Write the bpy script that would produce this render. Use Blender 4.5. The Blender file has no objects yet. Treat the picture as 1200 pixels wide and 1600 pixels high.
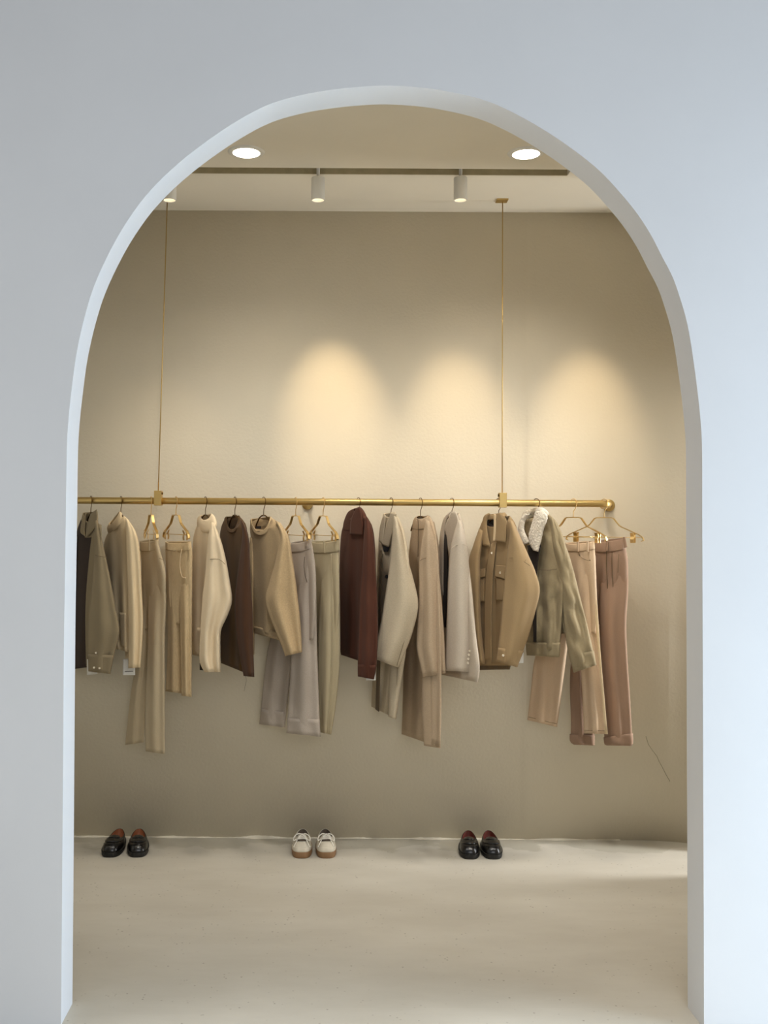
import bpy, bmesh, math, random
from mathutils import Vector, Matrix, noise
random.seed(7)
S = bpy.context.scene
COL = S.collection
PI = math.pi

# ------------------------------------------------------------------ camera
CAM = Vector((0.0, -4.85, 1.5)); F = 1600.0; CX, CY = 510.0, 815.0; RO = 0.0061
RIGHT = Vector((math.cos(RO), 0, math.sin(RO))); UP = Vector((-math.sin(RO), 0, math.cos(RO)))
cd = bpy.data.cameras.new('camera'); cam = bpy.data.objects.new('camera', cd); COL.objects.link(cam)
cd.lens = 36.0; cd.sensor_width = 36.0; cd.shift_x = (600 - CX) / 1600; cd.shift_y = (CY - 800) / 1600
cd.clip_end = 60
m = Matrix.Identity(4)
for i, v in enumerate((RIGHT, UP, Vector((0, -1, 0)))):
    for r in range(3): m[r][i] = v[r]
m.translation = CAM; cam.matrix_world = m
S.camera = cam

# ------------------------------------------------------------------ world, lights, exposure
S.view_settings.view_transform = 'Standard'; S.view_settings.look = 'None'
S.view_settings.exposure = 0.44; S.view_settings.gamma = 1.0; S.view_settings.use_curve_mapping = False
w = bpy.data.worlds.new('world'); S.world = w; w.use_nodes = True
bg = w.node_tree.nodes['Background']; bg.inputs[0].default_value = (0.88, 0.92, 1.0, 1); bg.inputs[1].default_value = 0.15

def light(name, kind, loc, aim, energy, color, **kw):
    d = bpy.data.lights.new(name, kind); d.energy = energy; d.color = color
    for k_, v_ in kw.items(): setattr(d, k_, v_)
    o = bpy.data.objects.new(name, d); COL.objects.link(o); o.location = loc
    o.rotation_euler = (Vector(aim) - Vector(loc)).to_track_quat('-Z', 'Y').to_euler()
    return o
# daylight from the shop window, to the right of the camera
light('window_daylight', 'AREA', (3.9, -2.70, 0.90), (-0.6, -1.85, 0.8), 145, (0.64, 0.81, 1.0), shape='RECTANGLE', size=2.0, size_y=1.7)
# soft fill added behind the camera, no source known there
light('behind_camera_fill', 'AREA', (0.9, -6.6, 2.6), (0.3, -2.4, 0.0), 52, (0.96, 0.98, 1.0), shape='RECTANGLE', size=3.0, size_y=2.0)
# weaker fill added at the left to brighten the arch's right reveal
light('left_front_fill', 'AREA', (-3.9, -3.0, 1.3), (1.0, -1.85, 1.3), 27, (0.97, 0.97, 0.95), shape='RECTANGLE', size=1.6, size_y=1.8)
# unseen spots added over the front floor so that it bounces light
for _x in (.05, 1.0): light('front_floor_fill', 'SPOT', (_x, -3.25, 3.5), (_x, -3.2, 0), 210, (0.96, 0.98, 1.0), spot_size=math.radians(54), spot_blend=.6, shadow_soft_size=.15)
# daylight at the open right end of the niche
light('side_daylight', 'AREA', (2.75, -.40, 1.15), (1.2, -.36, 0.8), 34, (0.95, 0.97, 1.0), shape='RECTANGLE', size=.16, size_y=2.2)
# weak neutral fill added at the left end of the niche
light('left_niche_fill', 'AREA', (-2.5, -.95, 1.5), (0, -.8, 1.2), 2, (0.95, 0.97, 1.0), shape='RECTANGLE', size=1.0, size_y=1.8)

# ------------------------------------------------------------------ helpers
DEP = CAM.y
def W(px, py, Y):
    d = Y - DEP; u = (px - CX) / F; v = -(py - CY) / F
    p = CAM + d * (u * RIGHT + v * UP); p.y = Y
    return p
RY = -0.22                                   # depth of the rail
def srgb(h):
    c = [int(h[i:i+2], 16) / 255 for i in (0, 2, 4)]
    return tuple([(x / 12.92 if x <= .04045 else ((x + .055) / 1.055) ** 2.4) for x in c] + [1])

def mat(name, col, rough=.6, metal=0, noise_amt=0, nscale=40, bump=0, bscale=200, bdist=.002, sheen=0, coat=0, stretch=None, detail=4, col2=None):
    M = bpy.data.materials.new(name); M.use_nodes = True; nt = M.node_tree; b = nt.nodes['Principled BSDF']
    c = srgb(col) if isinstance(col, str) else col
    b.inputs['Base Color'].default_value = c; b.inputs['Roughness'].default_value = rough; b.inputs['Metallic'].default_value = metal
    if sheen: b.inputs['Sheen Weight'].default_value = sheen; b.inputs['Sheen Roughness'].default_value = .6
    if coat: b.inputs['Coat Weight'].default_value = coat; b.inputs['Coat Roughness'].default_value = .12
    tc = nt.nodes.new('ShaderNodeTexCoord'); mp = nt.nodes.new('ShaderNodeMapping')
    nt.links.new(tc.outputs['Object'], mp.inputs[0])
    if stretch: mp.inputs['Scale'].default_value = stretch
    if noise_amt or col2:
        n = nt.nodes.new('ShaderNodeTexNoise'); n.inputs['Scale'].default_value = nscale; n.inputs['Detail'].default_value = detail
        nt.links.new(mp.outputs[0], n.inputs[0])
        mx = nt.nodes.new('ShaderNodeMix'); mx.data_type = 'RGBA'
        a = tuple(x * (1 - noise_amt) for x in c[:3]) + (1,); z = tuple(min(1, x * (1 + noise_amt)) for x in c[:3]) + (1,)
        if col2: a = c; z = srgb(col2)
        rp = nt.nodes.new('ShaderNodeMapRange'); rp.inputs[1].default_value = .3; rp.inputs[2].default_value = .7
        nt.links.new(n.outputs[0], rp.inputs[0]); nt.links.new(rp.outputs[0], mx.inputs[0])
        mx.inputs[6].default_value = a; mx.inputs[7].default_value = z
        nt.links.new(mx.outputs[2], b.inputs['Base Color'])
    if bump:
        n2 = nt.nodes.new('ShaderNodeTexNoise'); n2.inputs['Scale'].default_value = bscale; n2.inputs['Detail'].default_value = 3
        nt.links.new(mp.outputs[0], n2.inputs[0])
        bp = nt.nodes.new('ShaderNodeBump'); bp.inputs['Strength'].default_value = bump; bp.inputs['Distance'].default_value = bdist
        nt.links.new(n2.outputs[0], bp.inputs['Height']); nt.links.new(bp.outputs[0], b.inputs['Normal'])
    return M

def tag(o, label=None, cat=None, group=None, kind=None):
    if label: o['label'] = label
    if cat: o['category'] = cat
    if group: o['group'] = group
    if kind: o['kind'] = kind
    return o
def thing(name, loc, label, cat, group=None):
    o = bpy.data.objects.new(name, None); COL.objects.link(o); o.location = loc; o.empty_display_size = .05
    return tag(o, label, cat, group)
def origin(o):
    p = Vector((0, 0, 0))
    while o is not None:
        p = p + Vector(o.location); o = o.parent
    return p
def mk(name, verts, faces, material, parent=None, smooth=True, solid=0, bevel=0, subd=0, soff=0):
    org = origin(parent)
    me = bpy.data.meshes.new(name); me.from_pydata([tuple(Vector(v) - org) for v in verts], [], faces); me.update()
    me.materials.append(material)
    o = bpy.data.objects.new(name, me); COL.objects.link(o)
    if parent is not None: o.parent = parent
    if smooth:
        for p in me.polygons: p.use_smooth = True
    bm = bmesh.new(); bm.from_mesh(me); bmesh.ops.remove_doubles(bm, verts=bm.verts, dist=1e-6)
    bmesh.ops.recalc_face_normals(bm, faces=bm.faces); bm.to_mesh(me); bm.free()
    if solid:
        md = o.modifiers.new('thickness', 'SOLIDIFY'); md.thickness = solid; md.offset = soff
    if bevel:
        md = o.modifiers.new('bevel', 'BEVEL'); md.width = bevel; md.segments = 2; md.limit_method = 'ANGLE'
    if subd:
        md = o.modifiers.new('smooth', 'SUBSURF'); md.levels = subd; md.render_levels = subd
    return o
def box(name, a, b, material, parent=None, bevel=0):
    x0, y0, z0 = a; x1, y1, z1 = b
    v = [(x, y, z) for x in (x0, x1) for y in (y0, y1) for z in (z0, z1)]
    f = [(0, 1, 3, 2), (4, 6, 7, 5), (0, 4, 5, 1), (2, 3, 7, 6), (0, 2, 6, 4), (1, 5, 7, 3)]
    return mk(name, v, f, material, parent, smooth=False, bevel=bevel)
def tube(name, pts, r, material, parent=None, seg=12, flat=None, caps=True, nrm=None):
    """round tube through pts; flat=(w,t): rectangular strip, w measured along nrm"""
    pts = [Vector(p) for p in pts]; V = []; Fc = []
    n = len(pts); prev = None
    for i, p in enumerate(pts):
        t = (pts[min(i+1, n-1)] - pts[max(i-1, 0)]).normalized()
        if nrm is not None: a = (Vector(nrm) - t * Vector(nrm).dot(t)).normalized()
        elif prev is None:
            a = t.orthogonal().normalized()
        else: a = (prev - t * prev.dot(t)).normalized()
        prev = a; b = t.cross(a)
        if flat:
            for s1, s2 in ((1, 1), (1, -1), (-1, -1), (-1, 1)): V.append(p + a * s1 * flat[0] / 2 + b * s2 * flat[1] / 2)
        else:
            rr = r[i] if isinstance(r, (list, tuple)) else r
            for k in range(seg): V.append(p + (a * math.cos(2*PI*k/seg) + b * math.sin(2*PI*k/seg)) * rr)
    q = 4 if flat else seg
    for i in range(n - 1):
        for k in range(q): Fc.append((i*q+k, i*q+(k+1) % q, (i+1)*q+(k+1) % q, (i+1)*q+k))
    if caps: Fc.append(tuple(range(q))); Fc.append(tuple((n-1)*q+k for k in range(q)))
    return mk(name, V, Fc, material, parent, smooth=not flat)
def disc(name, c, axis, r, h, material, parent=None, seg=24, prof=None):
    """turned solid around axis starting at c; prof = [(radius, along)]"""
    ax = Vector(axis).normalized(); a = ax.orthogonal().normalized(); b = ax.cross(a)
    prof = prof or [(r*.9, 0), (r, h*.15), (r, h*.85), (r*.9, h)]
    V = []; Fc = []
    for rr, z in prof:
        for k in range(seg): V.append(Vector(c) + ax*z + (a*math.cos(2*PI*k/seg) + b*math.sin(2*PI*k/seg))*rr)
    for i in range(len(prof)-1):
        for k in range(seg): Fc.append((i*seg+k, i*seg+(k+1) % seg, (i+1)*seg+(k+1) % seg, (i+1)*seg+k))
    Fc.append(tuple(range(seg))); Fc.append(tuple((len(prof)-1)*seg+k for k in range(seg)))
    o = mk(name, V, Fc, material, parent)
    md = o.modifiers.new('edges', 'EDGE_SPLIT'); md.split_angle = math.radians(50)
    return o
def crom(P, u):
    n = len(P) - 1; x = min(max(u, 0), 1) * n; i = min(int(x), n - 1); f = x - i
    p0 = P[max(i-1, 0)]; p1 = P[i]; p2 = P[i+1]; p3 = P[min(i+2, n)]
    return [.5*((2*b) + (-a+c)*f + (2*a-5*b+4*c-d)*f*f + (-a+3*b-3*c+d)*f**3) for a, b, c, d in zip(p0, p1, p2, p3)]
def resample(P, m_):
    """Catmull-Rom through P, spaced evenly along its length"""
    pts = [crom(P, i/200) for i in range(201)]
    L = [0]
    for a, b in zip(pts, pts[1:]): L.append(L[-1] + max(1e-6, math.hypot(a[0]-b[0], a[1]-b[1]) + math.hypot(a[2]-b[2], a[3]-b[3]) if len(a) > 3 else math.hypot(a[0]-b[0], a[1]-b[1])))
    out = []; j = 0
    for i in range(m_+1):
        t = L[-1]*i/m_
        while j < 199 and L[j+1] < t: j += 1
        f = (t-L[j])/max(1e-9, L[j+1]-L[j]); f = min(max(f, 0), 1)
        out.append([x+(y-x)*f for x, y in zip(pts[j], pts[j+1])])
    return out

# ------------------------------------------------------------------ materials
M_front = mat('white_paint', 'D7D7D7', .85, noise_amt=.015, nscale=3, bump=.08, bscale=60, bdist=.002)
M_plaster = mat('cream_plaster', 'DCD2BC', .9, noise_amt=.03, nscale=2.2, bump=.35, bscale=75, bdist=.003)
M_ceiling = mat('cream_ceiling', 'E4DCCA', .9, noise_amt=.02, nscale=3, bump=.15, bscale=80, bdist=.002)
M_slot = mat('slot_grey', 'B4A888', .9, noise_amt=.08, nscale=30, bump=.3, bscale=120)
M_brass = mat('brushed_brass', 'C9AB6C', .34, metal=.85, noise_amt=.05, nscale=30, stretch=(1, 30, 30))
M_gold = mat('gold_metal', 'E4C484', .28, metal=.95)
M_hook = mat('dark_bronze_hook', '6B5026', .35, metal=.9)
M_white = mat('white_lamp_paint', 'E2DFD6', .45)
M_paper = mat('white_card', 'EFEDE6', .8)
M_print = mat('grey_print', '77736B', .8)
M_navy = mat('navy', '14161F', .7)
M_button = mat('pearl_button', 'E8DCC4', .35)
def fab(name, col, heather=.05, ns=300, bump=.25, bs=450, rough=.95, sheen=.05, **k):
    return mat(name, col, rough, noise_amt=heather, nscale=ns, bump=bump, bscale=bs, bdist=.0015, sheen=sheen, **k)

def floor_mat():
    M = bpy.data.materials.new('microcement_floor'); M.use_nodes = True; nt = M.node_tree; N = nt.nodes; L = nt.links; b = N['Principled BSDF']
    tc = N.new('ShaderNodeTexCoord')
    n1 = N.new('ShaderNodeTexNoise'); n1.inputs['Scale'].default_value = 2.2; n1.inputs['Detail'].default_value = 8; n1.inputs['Roughness'].default_value = .6
    mp = N.new('ShaderNodeMapping'); mp.inputs['Scale'].default_value = (.6, 1.5, 1); L.new(tc.outputs['Object'], mp.inputs[0]); L.new(mp.outputs[0], n1.inputs[0])
    r1 = N.new('ShaderNodeValToRGB'); r1.color_ramp.elements[0].position = .3; r1.color_ramp.elements[1].position = .72
    r1.color_ramp.elements[0].color = srgb('B9B2A3'); r1.color_ramp.elements[1].color = srgb('CBC5B7'); L.new(n1.outputs[0], r1.inputs[0])
    # sparse grains
    v = N.new('ShaderNodeTexVoronoi'); v.inputs['Scale'].default_value = 38; L.new(tc.outputs['Object'], v.inputs[0])
    sp = N.new('ShaderNodeValToRGB'); sp.color_ramp.elements[0].position = .07; sp.color_ramp.elements[0].color = (1, 1, 1, 1); sp.color_ramp.elements[1].position = .17; sp.color_ramp.elements[1].color = (0, 0, 0, 1)
    L.new(v.outputs['Distance'], sp.inputs[0])
    n2 = N.new('ShaderNodeTexNoise'); n2.inputs['Scale'].default_value = 9; L.new(tc.outputs['Object'], n2.inputs[0])
    g = N.new('ShaderNodeMapRange'); g.inputs[1].default_value = .42; g.inputs[2].default_value = .60; L.new(n2.outputs[0], g.inputs[0])
    mu = N.new('ShaderNodeMath'); mu.operation = 'MULTIPLY'; L.new(sp.outputs[0], mu.inputs[0]); L.new(g.outputs[0], mu.inputs[1])
    mu2 = N.new('ShaderNodeMath'); mu2.operation = 'MULTIPLY'; mu2.inputs[1].default_value = .75; L.new(mu.outputs[0], mu2.inputs[0])
    mx = N.new('ShaderNodeMix'); mx.data_type = 'RGBA'; L.new(mu2.outputs[0], mx.inputs[0]); L.new(r1.outputs[0], mx.inputs[6]); mx.inputs[7].default_value = srgb('857C6C')
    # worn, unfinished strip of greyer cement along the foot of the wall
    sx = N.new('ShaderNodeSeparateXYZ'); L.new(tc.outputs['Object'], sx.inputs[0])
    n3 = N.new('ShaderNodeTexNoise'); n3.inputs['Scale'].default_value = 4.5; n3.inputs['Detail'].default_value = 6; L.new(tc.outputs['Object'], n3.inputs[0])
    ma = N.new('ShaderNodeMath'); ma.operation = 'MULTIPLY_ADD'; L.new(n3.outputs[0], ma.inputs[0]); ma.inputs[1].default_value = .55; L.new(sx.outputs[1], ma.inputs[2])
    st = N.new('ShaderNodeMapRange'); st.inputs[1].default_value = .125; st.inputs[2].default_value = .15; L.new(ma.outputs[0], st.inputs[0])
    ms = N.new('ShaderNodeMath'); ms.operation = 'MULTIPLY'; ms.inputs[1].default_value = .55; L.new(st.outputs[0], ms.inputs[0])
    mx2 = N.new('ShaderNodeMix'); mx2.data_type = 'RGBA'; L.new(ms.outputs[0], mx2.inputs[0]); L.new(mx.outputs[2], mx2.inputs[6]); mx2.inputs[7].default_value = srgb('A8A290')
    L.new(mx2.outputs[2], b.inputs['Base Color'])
    b.inputs['Roughness'].default_value = .5; b.inputs['Specular IOR Level'].default_value = .35
    bp = N.new('ShaderNodeBump'); bp.inputs['Strength'].default_value = .12; bp.inputs['Distance'].default_value = .004; L.new(n1.outputs[0], bp.inputs['Height']); L.new(bp.outputs[0], b.inputs['Normal'])
    return M
M_floor = floor_mat()

# ------------------------------------------------------------------ setting
FY, BY = -1.81, -1.673          # front and back faces of the arched wall
ZC = 2.97
def struct(o): o['kind'] = 'structure'; return o
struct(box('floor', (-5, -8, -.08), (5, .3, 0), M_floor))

ARCH = [(95, 1640), (95.3, 1600), (97, 1400), (98.5, 1200), (100, 1000), (101.5, 900), (103, 800), (104.5, 700), (107.5, 650), (113, 600), (120, 550), (131, 500), (146, 450), (168, 400), (196, 350), (233, 300), (285, 250), (350, 202), (409, 168), (460, 151), (520, 140), (590, 134),
        (650, 136), (700, 143), (755, 156), (800, 175), (850, 203), (896, 234), (937, 267), (968, 300), (995, 333), (1017, 367), (1034, 400), (1051, 433), (1063, 467), (1072.5, 500), (1079, 533), (1084, 567), (1088.5, 600), (1094, 650), (1097, 700), (1097.3, 800), (1098, 1000), (1098.7, 1200), (1099.5, 1400), (1100, 1600), (1100, 1640)]
def arch_wall():
    pts = [W(*crom(ARCH, i/220)[:2], FY) for i in range(221)]
    prof = [(p.x, max(p.z, -.02)) for p in pts]
    cx = sum(p[0] for p in prof[:2] + prof[-2:]) / 4
    V = []; Fc = []; n = len(prof)
    def outer(x, z):
        if z < 1.6: return (-4.6 if x < cx else 4.6, z)
        dx, dz = x-cx, z-1.6
        s = min(4.6/max(abs(dx), 1e-6), 2.6/max(dz, 1e-6)); return (cx+dx*s, 1.6+dz*s)
    for (x, z) in prof:
        ox, oz = outer(x, z)
        V += [(x, FY, z), (x, BY, z), (ox, FY, oz), (ox, BY, oz)]
    for i in range(n-1):
        a = i*4; b = a+4
        Fc += [(a, b, b+1, a+1), (a, a+2, b+2, b), (a+1, b+1, b+3, a+3), (a+2, a+3, b+3, b+2)]
    o = mk('wall_front', V, Fc, M_front, smooth=True)
    md = o.modifiers.new('bevel', 'BEVEL'); md.width = .003; md.segments = 2; md.limit_method = 'ANGLE'; md.angle_limit = math.radians(60)
    md2 = o.modifiers.new('edges', 'EDGE_SPLIT'); md2.split_angle = math.radians(25)
    struct(o)
arch_wall()

# back wall, with a low plaster seam and a rounded turn at the right end
def back_wall():
    sx = W(822, 700, 0).x
    prof = [(-2.6, 0)]
    prof += [(sx-.03, 0), (sx-.006, 0.0), (sx+.006, -.003), (sx+.03, -.002), (sx+.3, -.001)]
    x0 = W(990, 1300, 0).x
    for i in range(0, 13):
        t = i/12; prof.append((x0 + .02 + .36*math.sin(t*PI/2), -.20*(1-math.cos(t*PI/2))))
    V = []; Fc = []
    for x, y in prof: V += [(x, y, -.02), (x, y, ZC+.02)]
    for i in range(len(prof)-1): Fc.append((2*i, 2*i+2, 2*i+3, 2*i+1))
    o = mk('wall_back', V, Fc, M_plaster, solid=.10, soff=1); struct(o)
    return prof[-1][0]
XR = back_wall()
struct(box('wall_left', (-2.7, BY, 0), (-2.6, 0.02, ZC), M_plaster))
# right side wall stands in front of a daylit gap next to the back wall's turn
struct(box('wall_right', (XR, BY, 0), (XR+.1, -.47, ZC), M_plaster))
# ceiling with the recessed lamp track
gy0 = W(497, 262.4, 0); dslot = 1.47*F/(CY-262.6); yslot0 = DEP + dslot; yslot1 = DEP + 1.47*F/(CY-272.6)
xs1 = W(893, 265, yslot0).x
def ceiling():
    z0, z1 = ZC, ZC+.12
    parts = [((-2.7, BY, z0), (2.7, yslot0, z1)), ((-2.7, yslot1, z0), (2.7, .1, z1)), ((xs1, yslot0, z0), (2.7, yslot1, z1)), ((-2.7, yslot0, z0+.07), (xs1, yslot1, z1))]
    V = []; Fc = []
    for a, b in parts:
        k = len(V)
        V += [(x, y, z) for x in (a[0], b[0]) for y in (a[1], b[1]) for z in (a[2], b[2])]
        Fc += [tuple(k+i for i in f) for f in ((0, 1, 3, 2), (4, 6, 7, 5), (0, 4, 5, 1), (2, 3, 7, 6), (0, 2, 6, 4), (1, 5, 7, 3))]
    me = bpy.data.meshes.new('ceiling'); me.from_pydata(V, [], Fc); me.materials.append(M_ceiling)
    o = bpy.data.objects.new('ceiling', me); COL.objects.link(o); struct(o)
ceiling()
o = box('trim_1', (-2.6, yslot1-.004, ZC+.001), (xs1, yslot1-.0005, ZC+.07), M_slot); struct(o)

# hairline crack in the plaster
M_crack = mat('crack_dark', '8A7E64', .9)
ck = [(1009, 1150), (1013, 1163), (1019, 1172), (1026, 1181), (1030, 1190), (1036, 1201), (1041, 1211), (1047, 1221)]
def wallY(px):                # depth of the plaster at that column
    x0 = W(990, 1300, 0).x + .02; x = W(px, 1200, 0).x
    t = min(1, max(0, (x-x0)/.36)); return -.20*(1-math.cos(math.asin(t)))
struct(tube('trim_2', [W(x, y, wallY(x)) for x, y in ck], .0010, M_crack, seg=5))

# rough plaster fillet at the foot of the wall
M_fillet = mat('pale_plaster', 'DAD2BE', .95, noise_amt=.06, nscale=20, bump=.6, bscale=60)
def fillet():
    V = []; Fc = []; n = 260
    for i in range(n+1):
        x = -2.5 + i*(3.9/n)
        a = max(0, noise.noise(Vector((x*5, 3, 1))) + .12)
        h = .002 + .012*a + .004*abs(noise.noise(Vector((x*30, 0, 5)))); d = .003 + .022*a + .010*abs(noise.noise(Vector((x*17, 8, 5))))
        V += [(x, 0.0, h), (x, -d*.45, h*.55), (x, -d, 0.0005)]
    for i in range(n):
        for k in (0, 1): Fc.append((i*3+k, i*3+3+k, i*3+4+k, i*3+1+k))
    struct(mk('baseboard_back', V, Fc, M_fillet))
fillet()

# ------------------------------------------------------------------ lamps
WARM = (1.0, .78, .50); DOWN = (1.0, .92, .80)
M_glow = bpy.data.materials.new('lamp_glow'); M_glow.use_nodes = True
_b = M_glow.node_tree.nodes['Principled BSDF']; _b.inputs['Emission Color'].default_value = (1, .86, .70, 1); _b.inputs['Emission Strength'].default_value = 9
def downlight(px, py, label, e, aim=None, cone=135, pos=None):
    d = 1.47*F/(CY-py+(px-510)*RO); Y = DEP + d; p = W(px, py, Y); p.z = ZC
    if pos: p = Vector(pos)
    t = thing('downlight', p, label, 'ceiling light', 'recessed ceiling downlights')
    disc('trim_ring', p+Vector((0, 0, -.006)), (0, 0, 1), .07, .006, M_white, t, 40, [(.052, 0), (.066, 0), (.072, .003), (.074, .006), (.05, .006)])
    disc('diffuser', p+Vector((0, 0, -.009)), (0, 0, 1), .05, .006, M_glow, t, 32, [(.03, 0), (.05, .001), (.056, .004), (.056, .006)])
    light('downlight_lamp', 'SPOT', p+Vector((0, 0, -.02)), aim or p+Vector((0, 0, -1)), e, (1, .985, .96) if aim else DOWN, spot_size=math.radians(cone), spot_blend=1.0, shadow_soft_size=.06)
downlight(385, 237, 'round glowing recessed downlight left of the hanging white spotlights', 25)
downlight(822, 239, 'round glowing recessed downlight near the right curve of the arch', 34)
for _px in (-52, 1259): downlight(_px, 238, 'unseen added fill downlight beyond the %s side of the arch' % ('left' if _px < 0 else 'right'), 4 if _px < 0 else 14)  # unseen pair added as fill for the niche
for _x in (-.45, .55, 1.35):  # unseen tilted downlights added to brighten the lower wall
    downlight(0, 0, 'unseen added fill downlight close behind the arched wall' + (', left' if _x < 0 else ', right' if _x > 1 else ', middle'), 42, aim=(_x+.12, -.05, .42), cone=78, pos=(_x, -1.42, ZC))

def track_light(px, label, aim, e, size):
    Y = (yslot0+yslot1)/2
    c = W(px, 295, Y)
    zt = W(px, 277.5, Y).z; zb = W(px, 313.5, Y).z
    t = thing('track_spotlight', Vector((c.x, Y, ZC+.07)), label, 'spotlight', 'white cylinder spotlights in the ceiling slot')
    tube('stem', [(c.x, Y, ZC+.068), (c.x, Y, zt-.004)], .007, M_white, t)
    r = .0285
    disc('body', (c.x, Y, zb), (0, 0, 1), r, zt-zb, M_white, t, 32, [(r*.80, .026), (r*.86, .001), (r, 0), (r, zt-zb-.004), (r*.93, zt-zb), (r*.2, zt-zb)])
    disc('lens', (c.x, Y, zb+.022), (0, 0, 1), r*.7, .004, M_glow2, t, 24)
    L = light('spotlight_lamp', 'SPOT', (c.x, Y+.004, zb+.004), aim, e, WARM, spot_size=math.radians(size), spot_blend=1.0, shadow_soft_size=.012)
M_glow2 = bpy.data.materials.new('lens_glow'); M_glow2.use_nodes = True
_b = M_glow2.node_tree.nodes['Principled BSDF']; _b.inputs['Emission Color'].default_value = (1, .8, .55, 1); _b.inputs['Emission Strength'].default_value = 3
track_light(265, 'white cylinder spotlight half hidden by the left curve of the arch', W(200, 1100, -.1), 8, 60)
track_light(497, 'white cylinder spotlight hanging left of the ceiling centre', W(524, 665, 0), 19, 37)
track_light(719.5, 'white cylinder spotlight right of the ceiling centre, nearest the right wire', W(716, 705, 0), 15, 39)
track_light(966, 'white cylinder spotlight hidden behind the right curve of the arch', W(916, 695, 0), 17, 37)

# ------------------------------------------------------------------ rail
RZ = W(510, 784.3, RY).z; RR = .0155
rail = thing('clothes_rail', Vector((W(255, 780, RY).x, RY, RZ)), 'long brushed brass clothes rail hung on two thin wires across the plaster wall', 'clothes rail')
xe = W(955, 785, RY).x; fl = W(950.5, 791, 0)
elb = [(-1.9, RY, RZ), (xe-.045, RY, RZ)]
for i in range(1, 9):
    a = i/8*PI/2; elb.append((xe-.045+.042*math.sin(a), RY+.042*(1-math.cos(a)), RZ-.002*i/8))
elb += [(xe-.004, -.10, RZ-.008), (fl.x-.0, -.012, fl.z+.006)]
tube('tube', elb, RR, M_brass, rail, 24)
disc('wall_flange', (fl.x, -.0005, fl.z+.004), (0, -1, 0), .028, .014, M_brass, rail)
f2 = W(480.5, 787.8, 0)
disc('wall_flange', (f2.x, 0.001, f2.z), (0, -1, 0), .026, .012, M_brass, rail)
tube('wall_arm', [(f2.x, -.01, f2.z), (f2.x, RY+.012, RZ-.004)], .009, M_brass, rail)
for (bx, tx, ty, lab) in ((247.5, 261.5, 300, 0), (785, 785.3, 311.5, 1)):
    x = W(bx, 780, RY).x
    b = box('clamp', (x-.0165, RY-.0235, RZ-.021), (x+.0165, RY+.0225, RZ+.046), M_brass, rail, bevel=.0015)
    disc('clamp_screw', (x + (.0165 if not lab else -.0165), RY-.01, RZ+.034), (1 if not lab else -1, 0, 0), .006, .006, M_hook, rail, 12)
    tp = W(tx, ty, -.18); tp.z = ZC
    tube('suspension_wire', [(x-.001, RY, RZ+.04), (tp.x, tp.y, ZC-.004)], .0024, M_brass, rail, 8)
    box('ceiling_plate', (tp.x-.030, tp.y-.03, ZC-.007), (tp.x+.022, tp.y+.02, ZC), M_brass, rail, bevel=.001)

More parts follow.
